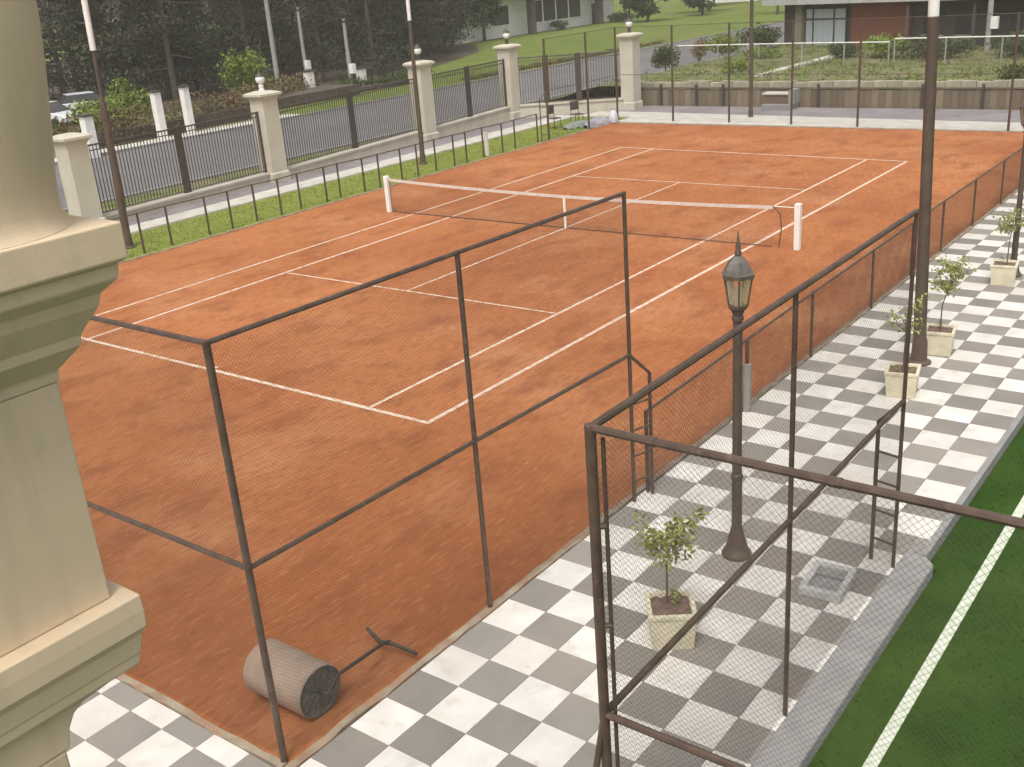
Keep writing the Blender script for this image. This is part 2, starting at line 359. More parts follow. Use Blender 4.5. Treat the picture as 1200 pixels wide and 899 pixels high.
# left side: lawn strip, pale path, grey paving
def wlx(y): return -14.75 - .045*y
struct('lawn_strip', MB().box(-12.45, -9.51, -30, 19.4, Z0+.015, -.005), m_grass)
gb = MB()
for _ in range(9000):
    x = RG.uniform(-12.42, -9.55); y = RG.uniform(-12, 19); a = RG.uniform(0, 6.28); w = .018; h = RG.uniform(.015,.05)
    gb.poly(((x-w*math.cos(a), y-w*math.sin(a), -.006), (x+w*math.cos(a), y+w*math.sin(a), -.006), (x+RG.uniform(-.05,.05), y+RG.uniform(-.05,.05), h)))
struct('grass', gb, m_blade, 'stuff')
struct('pale_path', slab([(-12.455,-30),(-12.455,19.4),(-13.55,19.4),(-13.3,-30)], Z0+.016, .05), m_path)
struct('grey_paving', slab([(-13.305,-30),(-13.555,19.4),(wlx(19.4)+.1,19.4),(wlx(-30)+.1,-30)], Z0+.017, -.002), m_paver)
struct('pale_path', slab([(-12.46,19.405),(-9.47,19.405),(-9.47,18.0),(9.57,17.85),(20,17.3),(20,19.1),(4,19.9),(-9.5,20.9),(-12.2,20.9)], Z0+.018, .04), m_path)
struct('grey_paving', slab([(-16,19.41),(-12.463,19.41),(-12.205,20.91),(-9.5,20.91),(4,19.91),(20,19.11),(20,23.3),(-12.5,23.3)], Z0+.019, -.001), m_paver)
# road and land beyond
road = struct('road', MB().box(-29.6, -18.4, -60, 260, Z0+.02, -.02), m_asph)
struct('road_kerb', MB().box(-18.395, -18.2, -60, 260, Z0+.021, .09), m_conc)
struct('road_kerb', MB().box(-29.8, -29.605, -60, 260, Z0+.021, .09), m_conc)
struct('verge', MB().box(-18.195, -15.9, -60, 19.3, Z0+.022, .0), m_wild)
struct('footpath', MB().box(-31.3, -29.805, -60, 18, Z0+.023, .05), m_path)
struct('lawn', MB().box(-500, -29.81, 18.005, 700, Z0+.024, .04), m_lawn)
struct('lawn', MB().box(-500, -31.305, -120, 18, Z0+.025, .03), m_wild)
# garden plateau behind the court: its own sheet with an embankment towards the road
gp = MB(); RGn = random.Random(9)
xs = [-18.19, -16.6, -15.2, -14.2, -12, -9, -6, -3, 0, 4, 8, 12, 18, 26, 60]; ys = [24.12, 25.5, 27, 29, 31, 33, 35, 38, 41, 45, 50, 58, 70, 90, 130, 260]
def gh(x, y):
    base = 0.86 + .0*(y-24)
    t = min(1, max(0, (x+18.19)/(4.6)))
    return base*(t*t*(3-2*t)) - .0 + (RGn.uniform(-.05,.06) if x > -15 else 0)
H = [[gh(x,y) for x in xs] for y in ys]
for j in range(len(ys)-1):
    for i in range(len(xs)-1):
        gp.poly(((xs[i],ys[j],H[j][i]),(xs[i+1],ys[j],H[j][i+1]),(xs[i+1],ys[j+1],H[j+1][i+1]),(xs[i],ys[j+1],H[j+1][i])))
struct('garden', gp, m_wild)
struct('verge', slab([(-18.195,19.305),(-16.1,19.305),(-12.52,23.2),(-12.52,24.1),(-18.195,24.1)], Z0+.026, .005), m_wild)

# ------------------------------------------------------------------ tall chain-link fences
def wires(w, h, sp=.03, r=.0010, R=None):
    """diagonal wires clipped to a w x h panel in local x,z; three-sided prisms"""
    mb = MB(); s = sp*math.sqrt(2)
    def wire(p, q, off):
        d = Vector((q[0]-p[0], 0, q[1]-p[1])).normalized(); a = Vector((0,1,0)); b = d.cross(a); n = len(mb.v)
        for (x, z) in (p, q):
            for k in range(3):
                t = 2*PI*k/3; mb.v.append((x+b.x*r*math.cos(t), off+r*math.sin(t), z+b.z*r*math.cos(t)))
        for k in range(3): mb.f.append((n+k, n+(k+1)%3, n+3+(k+1)%3, n+3+k))
    k = -h + s*.5
    while k < w:
        # z = x - k
        x0 = max(0, k); x1 = min(w, h+k)
        if x1-x0 > .02: wire((x0, x0-k), (x1, x1-k), r)
        k += s
    k = s*.5
    while k < w+h:
        x0 = max(0, k-h); x1 = min(w, k)
        if x1-x0 > .02: wire((x0, k-x0), (x1, k-x1), -r)
        k += s
    return mb
wire_cache = {}
def wire_part(parent, a, b, z0, z1, sp=.03, r=.0010, name='wire_mesh'):
    w = math.hypot(b[0]-a[0], b[1]-a[1]); k = (round(w,2), round(z1-z0,2), sp)
    if k not in wire_cache:
        mb = wires(k[0], k[1], sp, r); me = bpy.data.meshes.new(name); me.from_pydata(mb.v, [], mb.f); me.materials.append(m_wire); wire_cache[k] = me
    l = wloc(parent)
    o = inst(name, wire_cache[k], parent, (a[0]-l.x, a[1]-l.y, z0-l.z), math.atan2(b[1]-a[1], b[0]-a[0])); o['kind'] = 'stuff'; return o
def pipe_fence(name, label, pts, h, z=0, rp=.034, rr=.026, mids=(), sp=.03, wr=.0010, group=None, rps=None, cat='fence', base=True, wz=.05):
    t = thing(name, label, cat, (pts[0][0], pts[0][1], z), group=group)
    for i, p in enumerate(pts):
        o = obj('post', MB().tube([(p[0],p[1],z-.1),(p[0],p[1],z+h+.02)], rps[i] if rps else rp, 10), m_steel, t, smooth=True)
    for i in range(len(pts)-1):
        a, b = pts[i], pts[i+1]
        for zz in (h,)+tuple(mids):
            obj('rail', MB().tube([(a[0],a[1],z+zz),(b[0],b[1],z+zz)], rr, 8), m_steel, t, smooth=True)
        wire_part(t, a, b, z+wz, z+h, sp, wr)
    return t
def ladder_brace(t, p, d, h=2.03, z=0):
    """sloped pipe from a fence post down to a second upright, with rungs between"""
    q = (p[0]+d[0], p[1]+d[1])
    obj('brace_upright', MB().tube([(p[0],p[1],z+h),(q[0],q[1],z+h-.32),(q[0],q[1],z)], .024, 8), m_steel, t, smooth=True)
    for k in range(4):
        zz = z+.28+k*.36
        obj('rung', MB().tube([(p[0],p[1],zz),(q[0],q[1],zz)], .014, 6), m_steel, t, smooth=True)
P0, P1, P2 = (9.42,-18.49), (9.51,-15.55), (9.62,-12.62)
fa = pipe_fence('court_fence', 'tall brown pipe and mesh fence round the near corner of the clay court',
    [(-8.5,-18.49),(-5.5,-18.49),(-2.5,-18.49),(.5,-18.49),(3.5,-18.49),(6.45,-18.49),P0,P1,P2], 4.04, mids=(2.03,), rps=[.034]*7+[.027,.025], rr=.024)
ladder_brace(fa, P2, (.10,.30))
R0, R1, R2 = (12.95,-18.5), (12.955,-15.55), (12.955,-12.58)
fb = pipe_fence('turf_fence', 'tall brown pipe and mesh fence on the plaza between lamp and green turf',
    [(21.9,-18.5),(18.9,-18.5),(15.95,-18.5),R0,R1,R2], 4.05, mids=(2.03,), rps=[.03]*3+[.034,.0225,.022], rr=.026)
for xx in (13.35,14.4,15.5): obj('coupling', MB().tube([(xx-.03,-18.5,4.05),(xx+.03,-18.5,4.05)], .030, 8), m_steel, fb)
ladder_brace(fb, R2, (-.27,.06))
obj('post', MB().tube([(13.005,-18.455,0),(13.005,-18.455,3.98)], .014, 8), m_steel, fb, smooth=True)
obj('brace', MB().tube([(12.95,-18.5,2.03),(12.72,-18.78,.0)], .024, 8), m_steel, fb, smooth=True)
for zz in (1.2, 2.0, 2.7, 3.4):
    obj('clamp', MB().tube([(12.95,-18.5,zz),(13.005,-18.455,zz)], .018, 6), m_steel, fb)
for p in (P0, P1, R1):
    pass
# low fence along the plaza, far fence, left low fence
pipe_fence('low_fence', 'waist high brown mesh fence along the clay court beside the tiled plaza',
    [(9.64,-12.3),(9.6,-9.55),(9.57,-6.6),(9.56,-3.6),(9.55,-1.2),(9.54,.95),(9.54,3.5),(9.55,6.1),(9.55,9.0),(9.55,12.3)], 1.15, rp=.026, rr=.02, sp=.03, wr=.0014)
ff = pipe_fence('court_fence', 'tall thin-posted mesh fence closing the far end of the clay court',
    [(-9.55,12.9),(-9.5,15.85),(-9.62,18.42),(-6.78,18.36),(-4.1,18.30),(-1.33,18.22),(1.46,17.98),(4.2,17.9),(6.95,17.82),(9.6,17.82),(9.58,15.2),(9.56,12.5)], 4.0, mids=(2.0,), rp=.045, rr=.012, sp=.07, wr=.0014)
ladder_brace(ff, (-9.55,12.9), (-.12,-.35), h=2.0)
ladder_brace(ff, (9.56,12.5), (.12,-.35), h=2.0)
RL = random.Random(21)
lp = []; y = -17.5
ylist = [-16.4,-15.3,-14.2,-13.2,-12.1,-11,-9.9,-8.8,-7.7,-6.5,-5.55,-4.25,-3.42,-2.4,-1.5,-.6,.55,1.2,2.2,3.0,4.1,5.0,6.1,7.1,7.8,8.9,9.95,10.9,12.5]
pipe_fence('low_fence', 'waist high fence of thin dark posts on the grass strip left of the clay court',
    [(-9.78+RL.uniform(-.08,.08), yy) for yy in ylist], 1.12, rp=.032, rr=.018, sp=.07, wr=.0012)

# ------------------------------------------------------------------ tennis net
net = thing('tennis_net', 'tennis net with white top band across the middle of the clay court', 'tennis net', (0,0,0))
NX0, NX1 = -6.50, 6.56
for x in (NX0, NX1):
    o = obj('net_post', MB().box(x-.07, x+.07, -.07, .07, 0, 1.1), m_white, net); bevel(o, .012)
def nz(x): 
    t = abs((x-(NX0+NX1)/2)/((NX1-NX0)/2)); return .90 + .13*t*t
tape = MB(); n = 40; xa, xb = NX0+.12, NX1-.62
for i in range(n):
    x0 = xa+(xb-xa)*i/n; x1 = xa+(xb-xa)*(i+1)/n
    for yy in (-.012, .012):
        tape.poly(((x0,yy,nz(x0)-.075),(x1,yy,nz(x1)-.075),(x1,yy,nz(x1)),(x0,yy,nz(x0))))
    tape.poly(((x0,-.012,nz(x0)),(x1,-.012,nz(x1)),(x1,.012,nz(x1)),(x0,.012,nz(x0))))
obj('net_band', tape, m_band, net)
cord = MB()
x = xa
while x <= xb+.001: cord.tube([(x,0,.04),(x,0,nz(x)-.05)], .0014, 3); x += .055
z = .05
while z < .86: cord.tube([(xa,0,z),((xa+xb)/2,0,z),(xb,0,z)], .0014, 3); z += .055
o = obj('net_mesh', cord, m_net, net); o['kind'] = 'stuff'
obj('bottom_cord', MB().tube([(xa,0,.03),((xa+xb)/2,0,.02),(xb,0,.04)], .012, 6), m_net, net)
obj('end_cord', MB().tube([(xb,0,nz(xb)),(xb+.18,0,.82),(xb+.22,0,.5),(xb+.16,0,.03)], .014, 6), m_net, net)
obj('end_cord', MB().tube([(xa,0,nz(xa)),(xa-.01,0,.5),(xa,0,.03)], .012, 6), m_net, net)
obj('top_cord', MB().tube([(NX0,0,1.05),(xa,0,nz(xa)-.01)], .01, 6), m_white, net)
obj('top_cord', MB().tube([(NX1,0,1.0),(xb,0,nz(xb)-.01)], .01, 6), m_white, net)
obj('centre_strap', MB().box(-.03,.03,-.016,.016,.0,nz(0)-.05), m_white, net)

# ------------------------------------------------------------------ roller
ro = thing('court_roller', 'heavy concrete clay court roller with T handle behind the near fence corner', 'roller', (8.84,-17.83,0))
RRr = .27
def xcyl(x0, x1, y, z, r, n=40, ins=0):
    mb = MB(); b = 0
    prof = [(x0, r-.012), (x0+.012, r), (x1-.012, r), (x1, r-.012)]
    for x, rr_ in prof:
        for i in range(n):
            t = 2*PI*i/n; mb.v.append((x, y+rr_*math.cos(t), z+rr_*math.sin(t)))
    for k in range(3):
        for i in range(n): mb.f.append((k*n+i, k*n+(i+1)%n, (k+1)*n+(i+1)%n, (k+1)*n+i))
    return mb
obj('drum', xcyl(8.43, 9.25, -17.83, RRr, RRr), m_roller, ro, smooth=True)
for xx, s in ((9.25, 1), (8.43, -1)):
    mb = MB(); n = 32; c = len(mb.v); RR_ = random.Random(7)
    rings = [(0.0,.03), (.08,.0), (.16,-.015), (.22,-.005), (.258,0)]
    mb.v.append((xx-s*.02, -17.83, RRr))
    for r_, off in rings[1:]:
        for i in range(n):
            t = 2*PI*i/n; mb.v.append((xx-s*.015+s*(RR_.uniform(-.008,.008) if r_ < .25 else .012), -17.83+r_*math.cos(t), RRr+r_*math.sin(t)))
    for i in range(n): mb.f.append((0, 1+i, 1+(i+1)%n))
    for k in range(len(rings)-2):
        for i in range(n): mb.f.append((1+k*n+i, 1+k*n+(i+1)%n, 1+(k+1)*n+(i+1)%n, 1+(k+1)*n+i))
    obj('end_face', mb, m_rolface, ro)
obj('axle', MB().tube([(8.36,-17.83,RRr),(9.36,-17.83,RRr)], .022, 8), m_iron, ro, smooth=True)
h = obj('handle', MB().tube([(9.335,-17.83,RRr),(9.31,-17.64,.37),(9.13,-16.85,.18),(9.12,-16.74,.14)], .019, 8), m_iron, ro, smooth=True)
obj('grip', MB().tube([(8.78,-16.72,.16),(9.02,-16.80,.14),(9.2,-16.76,.14),(9.47,-16.72,.10)], .022, 8), m_iron, ro, smooth=True)

# ------------------------------------------------------------------ lantern street lamps
def lantern_lamp(x, y, label):
    t = thing('lantern_lamp', label, 'street lamp', (x,y,0), group='lantern lamps on the tiled plaza')
    obj('base', MB().lathe(x,y,[(.17,0),(.175,.03),(.16,.06),(.13,.10),(.125,.13),(.10,.22),(.075,.32),(.068,.36)],20), m_pole, t, smooth=True)
    obj('pole', MB().lathe(x,y,[(.06,.36),(.06,1.0),(.068,1.01),(.068,1.05),(.055,1.06),(.050,2.88),(.065,2.89),(.065,2.93),(.05,2.94),(.075,3.0)],16), m_pole, t, smooth=True)
    n = 6
    cage = MB().lathe(x,y,[(.075,3.0),(.11,3.03),(.115,3.06)],n)
    obj('lantern_base', cage, m_pole, t)
    gl = MB()
    for i in range(n):
        a0, a1 = 2*PI*i/n, 2*PI*(i+1)/n
        gl.poly([(x+.105*math.cos(a0),y+.105*math.sin(a0),3.06),(x+.105*math.cos(a1),y+.105*math.sin(a1),3.06),(x+.155*math.cos(a1),y+.155*math.sin(a1),3.37),(x+.155*math.cos(a0),y+.155*math.sin(a0),3.37)])
    for i in range(n):
        g1 = MB(); g1.poly(gl.v[i*4:i*4+4]); obj('pane', g1, m_glass, t)
        a0 = 2*PI*i/n
        obj('glazing_bar', MB().tube([(x+.11*math.cos(a0),y+.11*math.sin(a0),3.05),(x+.165*math.cos(a0),y+.165*math.sin(a0),3.385)], .010, 5), m_pole, t)
    obj('bulb', MB().lathe(x,y,[(.02,3.05),(.03,3.10),(.045,3.17),(.045,3.22),(.02,3.28)],10), m_globe, t, smooth=True)
    obj('lantern_roof', MB().lathe(x,y,[(.185,3.37),(.19,3.41),(.165,3.42),(.15,3.46),(.11,3.53),(.06,3.58),(.035,3.60)],n), m_capm, t)
    obj('finial', MB().lathe(x,y,[(.035,3.60),(.04,3.63),(.025,3.66),(.03,3.70),(.018,3.73),(.004,3.86)],10), m_pole, t, smooth=True)
    return t
m_capm = mat('lantern_roof_metal', (.20,.18,.155), (.14,.125,.105), 8, .4, metal=.5)
lantern_lamp(11.34, -13.19, 'brown lantern lamp post on the plaza beside the sapling with white blossom')
lantern_lamp(11.36, -.42, 'brown lantern lamp post at the right edge of the photo behind the farthest planter')

# ------------------------------------------------------------------ tall light poles
def tall_pole(x, y, label, r0=.125, r1=.085, zb=5.4, lean=(0,0), step=None):
    t = thing('light_pole', label, 'light pole', (x,y,0), group='tall dark light poles round the court')
    lx = lambda z: (x+lean[0]*z, y+lean[1]*z, z)
    obj('base_collar', MB().lathe(x,y,[(r0*1.9,0),(r0*1.9,.03),(r0*1.25,.06),(r0*1.15,.35),(r0*1.02,.42)],16), m_pole, t, smooth=True)
    if step:
        obj('pole', MB().tube([lx(.3),lx(step*.5),lx(step)], r0, 14, r1), m_pole, t, smooth=True)
        obj('pole_neck', MB().tube([lx(step-.02),lx(zb)], r1*.55, 10), m_pole, t, smooth=True)
    else:
        obj('pole', MB().tube([lx(.3),lx(2),lx(zb)], r0, 14, r1), m_pole, t, smooth=True)
    obj('tube_light', MB().tube([lx(zb-.01),lx(zb+1.9)], r1*(.85 if step else 1.0), 12), m_white2, t, smooth=True)
    obj('end_cap', MB().tube([lx(zb+1.88),lx(zb+1.98)], r1*1.15, 12), m_pole, t, smooth=True)
    return t
m_white2 = mat('pole_white', (.80,.79,.75), (.72,.71,.67), 3, .5)
tall_pole(11.24, -6.12, 'thick dark light pole standing on the tiled plaza next to two planters',   .105, .082, 5.48, (-.022,-.012))
tall_pole(-10.94, -6.25, 'dark light pole with white tube top on the grass near the big column', .115, .095, 5.42, (.0,.03), 4.05)
tall_pole(-11.40, 7.12, 'dark light pole on the grass strip in front of the middle stone pillar', .095, .07, 5.2, (0,0.01))
tall_pole(-3.91, 20.0, 'slim dark light pole on the pale path behind the far end of the court', .085, .075, 5.5)

# ------------------------------------------------------------------ planters and saplings
def planter(x, y, rz, label, s=.235, h=.42):
    t = thing('planter_box', label, 'planter', (x,y,0), rz, 'square cream planters on the plaza')
    mb = MB(); w = .035
    def ring(hs, z): return [(-hs,-hs,z),(hs,-hs,z),(hs,hs,z),(-hs,hs,z)]
    R_ = [ring(s*.88,0), ring(s,h-.05), ring(s+.012,h-.045), ring(s+.012,h), ring(s-w,h), ring(s-w-.01,h-.06)]
    for r in R_: mb.v += r
    for k in range(5):
        for j in range(4): mb.f.append((4*k+j, 4*k+(j+1)%4, 4*k+4+(j+1)%4, 4*k+4+j))
    mb.f.append((3,2,1,0))
    o = obj('box', mb, m_planter, t, local=True); bevel(o, .006)
    sb_ = MB(); n = 7; R = random.Random(int(x*100)); q = s-w-.004
    pts = [[(-q+2*q*i/n, -q+2*q*j/n, h-.055+R.uniform(0,.035)) for i in range(n+1)] for j in range(n+1)]
    for j in range(n):
        for i in range(n): sb_.poly((pts[j][i],pts[j][i+1],pts[j+1][i+1],pts[j+1][i]))
    obj('soil', sb_, m_soil, t, local=True); return t
def sapling(x, y, label, h, spread, nleaf, seed, white=0, low=0, lean=(0,0), sparse=False, lsize=.062):
    t = thing('sapling', label, 'small tree', (x,y,.36), group='saplings in planters'); R = random.Random(seed)
    top = (x+lean[0], y+lean[1], h*.8)
    obj('trunk', MB().tube([(x,y,.36),(x+.01,y-.01,.36+(h-.4)*.4),top], .013, 7, .008), m_bark, t, smooth=True)
    br = MB(); lf = MB(); wf = MB()
    for k in range(13):
        z = .36+(h-.36)*R.uniform(.50,.88); a = R.uniform(0,6.28); L_ = spread*R.uniform(.5,1.0)
        b0 = (x+lean[0]*.7, y+lean[1]*.7, z); b1 = (b0[0]+L_*math.cos(a), b0[1]+L_*math.sin(a), min(h, z+L_*R.uniform(.25,.9)))
        br.tube([b0, ((b0[0]+b1[0])/2, (b0[1]+b1[1])/2, (b0[2]+b1[2])/2+.03), b1], .006, 5, .003)
        for _ in range(nleaf//13):
            u = R.uniform(.25,1.08); c = [b0[i]+(b1[i]-b0[i])*u+R.gauss(0,.05) for i in range(3)]
            (wf if R.random() < white else lf).leaf(c, lsize*R.uniform(.7,1.4), R, .5)
    for k in range(low):
        a = R.uniform(0,6.28); c = (x+R.uniform(.05,.2)*math.cos(a), y+R.uniform(.05,.2)*math.sin(a), R.uniform(.40,.55))
        lf.clump(c, (.05,.05,.06), 16, .06, R, .45)
    obj('branches', br, m_bark, t)['kind'] = 'stuff'; obj('foliage', lf, m_leaf, t)
    if wf.v: obj('blossom', wf, m_leafw, t)
    return t
planter(11.49, -15.03, math.radians(35), 'nearest square cream planter, seen through the mesh, below the white blossom sapling')
sapling(11.42, -14.98, 'bushy sapling with white blossom in the nearest planter by the fence', 1.42, .36, 800, 1, .08, 3)
planter(11.42, -7.55, math.radians(12), 'square cream planter directly in front of the thick light pole')
sapling(11.42, -7.55, 'almost bare grey sapling in the planter in front of the thick light pole', 1.50, .34, 170, 2, 0, 1)
planter(11.37, -5.48, math.radians(10), 'square cream planter just behind the thick light pole, second one from the pole')
sapling(11.37, -5.48, 'yellow green leafy sapling leaning right in the planter behind the light pole', 1.62, .34, 640, 3, 0, 1, (.14,.02))
planter(11.32, -1.0, math.radians(8), 'farthest square cream planter at the right edge of the photo')
sapling(11.36, -1.0, 'slender green sapling in the farthest planter in front of the lamp', 1.62, .32, 360, 4, 0, 1, (.05,0))

# drain frame on the tiles
df = thing('drain_frame', 'open rectangular concrete drain frame lying on the tiles near the turf', 'drain frame', (12.48,-13.3,0), math.radians(4))
mb = MB()
for (a,b,c,d) in ((-.23,.23,-.31,-.23),(-.23,.23,.23,.31),(-.23,-.16,-.229,.229),(.16,.23,-.229,.229)): mb.box(a,b,c,d,.001,.10)
bevel(obj('frame', mb, m_framec := mat('pale_concrete', (.52,.51,.49), (.42,.41,.39), 5, .9, .3, 40), df, local=True), .008)
obj('tray', MB().box(-.158,.158,-.228,.228,.002,.03), m_conc, df, local=True)
obj('ledge', MB().box(-.157,.157,.10,.17,.031,.065), m_conc, df, local=True)
# grey service post by the low fence
sp_ = thing('service_post', 'short pale grey service post with dark top by the low fence', 'post', (9.62,-9.25,0))
bevel(obj('housing', MB().box(9.57,9.67,-9.30,-9.20,0,.78), m_upole, sp_), .012)
obj('top_pipe', MB().lathe(9.62,-9.25,[(.03,.78),(.03,1.12),(.036,1.125),(.036,1.16)],10), m_steel, sp_)
# white marker stub on the grass strip
ms = thing('marker_post', 'short white marker post on the grass strip beside the far part of the court', 'post', (-9.9,9.2,0))
bevel(obj('shaft', MB().box(-9.96,-9.84,9.14,9.26,0,.85), m_white, ms), .015); obj('cap', MB().box(-9.97,-9.83,9.13,9.27,.851,.90), m_white, ms)

# ------------------------------------------------------------------ things at the far left corner
tp = thing('rolled_tarpaulin', 'grey and lilac rolled tarpaulin lying at the far left corner of the court', 'tarpaulin', (-9.9,16.6,0))
def heap(x0,y0,x1,y1,r,h,seed):
    R = random.Random(seed); mb = MB(); n = 16; m = 9; d = Vector((x1-x0,y1-y0,0)); L_=d.length; d.normalize(); nn = Vector((-d.y,d.x,0)); G=[]
    for i in range(n+1):
        t = i/n; k = math.sin(PI*min(1,max(.0,t*.96+.02)))**.35; row=[]
        for j in range(m+1):
            a = PI*j/m; p = Vector((x0,y0,.02))+d*L_*t + nn*r*k*math.cos(a)*R.uniform(.9,1.1) + Vector((0,0,h*k*math.sin(a)*R.uniform(.8,1.15)))
            row.append(p)
        G.append(row)
    for i in range(n):
        for j in range(m): mb.poly((G[i][j],G[i][j+1],G[i+1][j+1],G[i+1][j]))
    return mb
obj('lilac_roll', heap(-9.85,16.1,-9.6,17.6,.30,.36,1), m_tarp, tp); obj('green_sheet', heap(-10.6,15.6,-10.3,17.2,.38,.24,2), m_tarp2, tp)
sk = MB(); sk.lathe(-9.45,17.75,[(.05,.02),(.2,.03),(.23,.15),(.19,.38),(.13,.52),(.06,.58),(.09,.66)],12)
tag(obj('sack', sk, m_bag, smooth=True), 'upright white sack standing at the end of the lilac tarpaulin', 'sack')
def chair(x, y, rz, label):
    t = thing('plastic_chair', label, 'chair', (x,y,0), rz, 'dark chairs by the far fence corner')
    bevel(obj('seat', MB().box(-.22,.22,-.22,.22,.43,.47), m_plast, t, local=True), .015)
    bevel(obj('backrest', MB().box(-.22,.22,.19,.225,.62,1.0), m_plast, t, local=True), .012)
    for sx in (-1,1):
        obj('leg', MB().tube([(sx*.19,-.19,.43),(sx*.21,-.21,0)], .018, 6), m_plast, t, local=True)
        obj('leg', MB().tube([(sx*.2,.21,.9),(sx*.2,.2,.43),(sx*.21,.23,0)], .018, 6), m_plast, t, local=True)
    return t
chair(-11.35, 15.9, 1.4, 'dark plastic chair nearer the stone pillar, left of its twin by the tarpaulin')
chair(-11.0, 17.2, 1.1, 'dark plastic chair closer to the lilac tarpaulin, right of its twin')

# ------------------------------------------------------------------ boundary wall, pillars, lanterns, railings
PIL = [('A',-5.25,2.93), ('B',2.75,3.2), ('C',11.75,3.33), ('D',18.4,3.40)]
PX = [(wlx(y), y, h) for _, y, h in PIL] + [(-11.1, 22.1, 3.48)]
pl_names = ['stone pillar half hidden behind the big column with a railing on its right', 'stone pillar with white globe lantern second from the big column along the road wall',
 'stone pillar behind the dark light pole on the grass strip', 'stone pillar in the middle of the road wall where the railing turns', 'stone pillar at the far left corner of the court behind the tarpaulin']
for (x,y,h), lab in zip(PX, pl_names):
    t = thing('stone_pillar', 'cream '+lab, 'pillar', (x,y,0), group='cream pillars of the road wall')
    bevel(obj('plinth', MB().frus(x,y,[(.41,-.02),(.41,.32),(.37,.36)]), m_stucco, t), .01)
    obj('shaft', MB().frus(x,y,[(.35,.362),(.35,h-.26)]), m_stucco, t)
    bevel(obj('cap', MB().frus(x,y,[(.36,h-.259),(.39,h-.20),(.41,h-.17),(.49,h-.12),(.49,h-.04),(.40,h),(.2,h+.05)]), m_stucco, t), .008)
for (x,y,h), lab in zip(PX[1:], ['on the pillar second from the big column','on the pillar behind the dark light pole','on the middle pillar where the railing turns','on the pillar at the far left court corner']):
    t = thing('globe_lantern', 'white globe lantern with black cap '+lab, 'lantern', (x,y,h+.05), group='globe lanterns on the pillars')
    z = h+.05
    obj('neck', MB().lathe(x,y,[(.11,z-.005),(.11,z+.04),(.07,z+.07),(.10,z+.18),(.06,z+.24)],12), m_white if lab.startswith('on the pillar second') else m_iron, t, smooth=True)
    obj('globe', MB().ball((x,y,z+.40), .17, 14, 10), m_globe, t, smooth=True)
    obj('lantern_cap', MB().lathe(x,y,[(.17,z+.50),(.14,z+.57),(.05,z+.62),(.02,z+.68)],12), m_iron, t, smooth=True)
bar_cache = {}
def railing(a, b, za, zb, zt, label, posts=(.5,)):
    """iron railing on the wall between two pillars: za/zb base heights, zt height of the bars"""
    d = Vector((b[0]-a[0], b[1]-a[1], 0)); L_ = d.length; d.normalize(); ang = math.atan2(d.y, d.x)
    t = thing('iron_railing', label, 'railing', (a[0],a[1],za), group='iron railings on the road wall')
    P = lambda s, z: (a[0]+d.x*s, a[1]+d.y*s, za+(zb-za)*s/L_+z)
    for zz, r_ in ((.06,.02),(zt,.03),(zt-.16,.018)): obj('rail', MB().tube([P(0,zz),P(L_,zz)], r_, 6), m_iron, t)
    key = round(zt,2)
    if key not in bar_cache:
        me = bpy.data.meshes.new('bar'); mb = MB().box(-.011,.011,-.011,.011,.05,zt); me.from_pydata(mb.v, [], mb.f); me.materials.append(m_iron); bar_cache[key] = me
    n = int(L_/.125)
    for i in range(1, n):
        s = L_*i/n; p = P(s, 0); inst('bar', bar_cache[key], t, (p[0]-a[0], p[1]-a[1], p[2]-za), ang)
    for q in posts:
        p = P(L_*q, 0); m = Matrix.Translation(Vector(p)) @ Matrix.Rotation(ang,4,'Z')
        obj('panel_post', MB().box(-.13,.13,-.05,.05,-.02,zt+.06,m), m_iron, t)
    for s in (.03, L_-.03):
        p = P(s, 0); m = Matrix.Translation(Vector(p)) @ Matrix.Rotation(ang,4,'Z')
        obj('end_post', MB().box(-.03,.03,-.03,.03,-.02,zt+.03,m), m_iron, t)
    return t
WT = [.36, .38, .52, .62, .55]     # wall top at each pillar
def wall(i, label, seg):
    a, b = PX[i], PX[i+1]
    d = Vector((b[0]-a[0], b[1]-a[1], 0)); L_ = d.length; d.normalize(); nn = Vector((-d.y,d.x,0))
    t = thing('boundary_wall', label, 'wall', (a[0],a[1],0), group='low cream walls between the pillars')
    def prism(w, z0a, z1a, z0b, z1b, e=.412):
        mb = MB(); A = Vector((a[0],a[1],0))+d*e; B = Vector((b[0],b[1],0))-d*e
        q = [A+nn*w+Vector((0,0,z0a)),A-nn*w+Vector((0,0,z0a)),B-nn*w+Vector((0,0,z0b)),B+nn*w+Vector((0,0,z0b)),
             A+nn*w+Vector((0,0,z1a)),A-nn*w+Vector((0,0,z1a)),B-nn*w+Vector((0,0,z1b)),B+nn*w+Vector((0,0,z1b))]
        mb.v = [tuple(v) for v in q]; mb.f = [(0,1,2,3),(7,6,5,4),(0,4,5,1),(1,5,6,2),(2,6,7,3),(3,7,4,0)]; return mb
    za, zb = WT[i], WT[i+1]
    obj('wall_base', prism(.16,-.2,za-.07,-.2,zb-.07), m_stucco, t)
    obj('coping', prism(.22,za-.069,za,zb-.069,zb), m_stucco, t)
segn = ['left of the pillar with the white necked lantern','between the two pillars left of the dark light pole','between the pole and the railing turn','running diagonally to the pillar at the far court corner']
for i in range(4):
    wall(i, 'low cream wall '+segn[i], i)
    a, b = PX[i], PX[i+1]; d = Vector((b[0]-a[0], b[1]-a[1], 0)).normalized()*.36
    railing((a[0]+d.x,a[1]+d.y),(b[0]-d.x,b[1]-d.y), WT[i], WT[i+1], 2.16, 'black iron bar railing '+segn[i], (.5,) if i < 3 else (.27,.58))
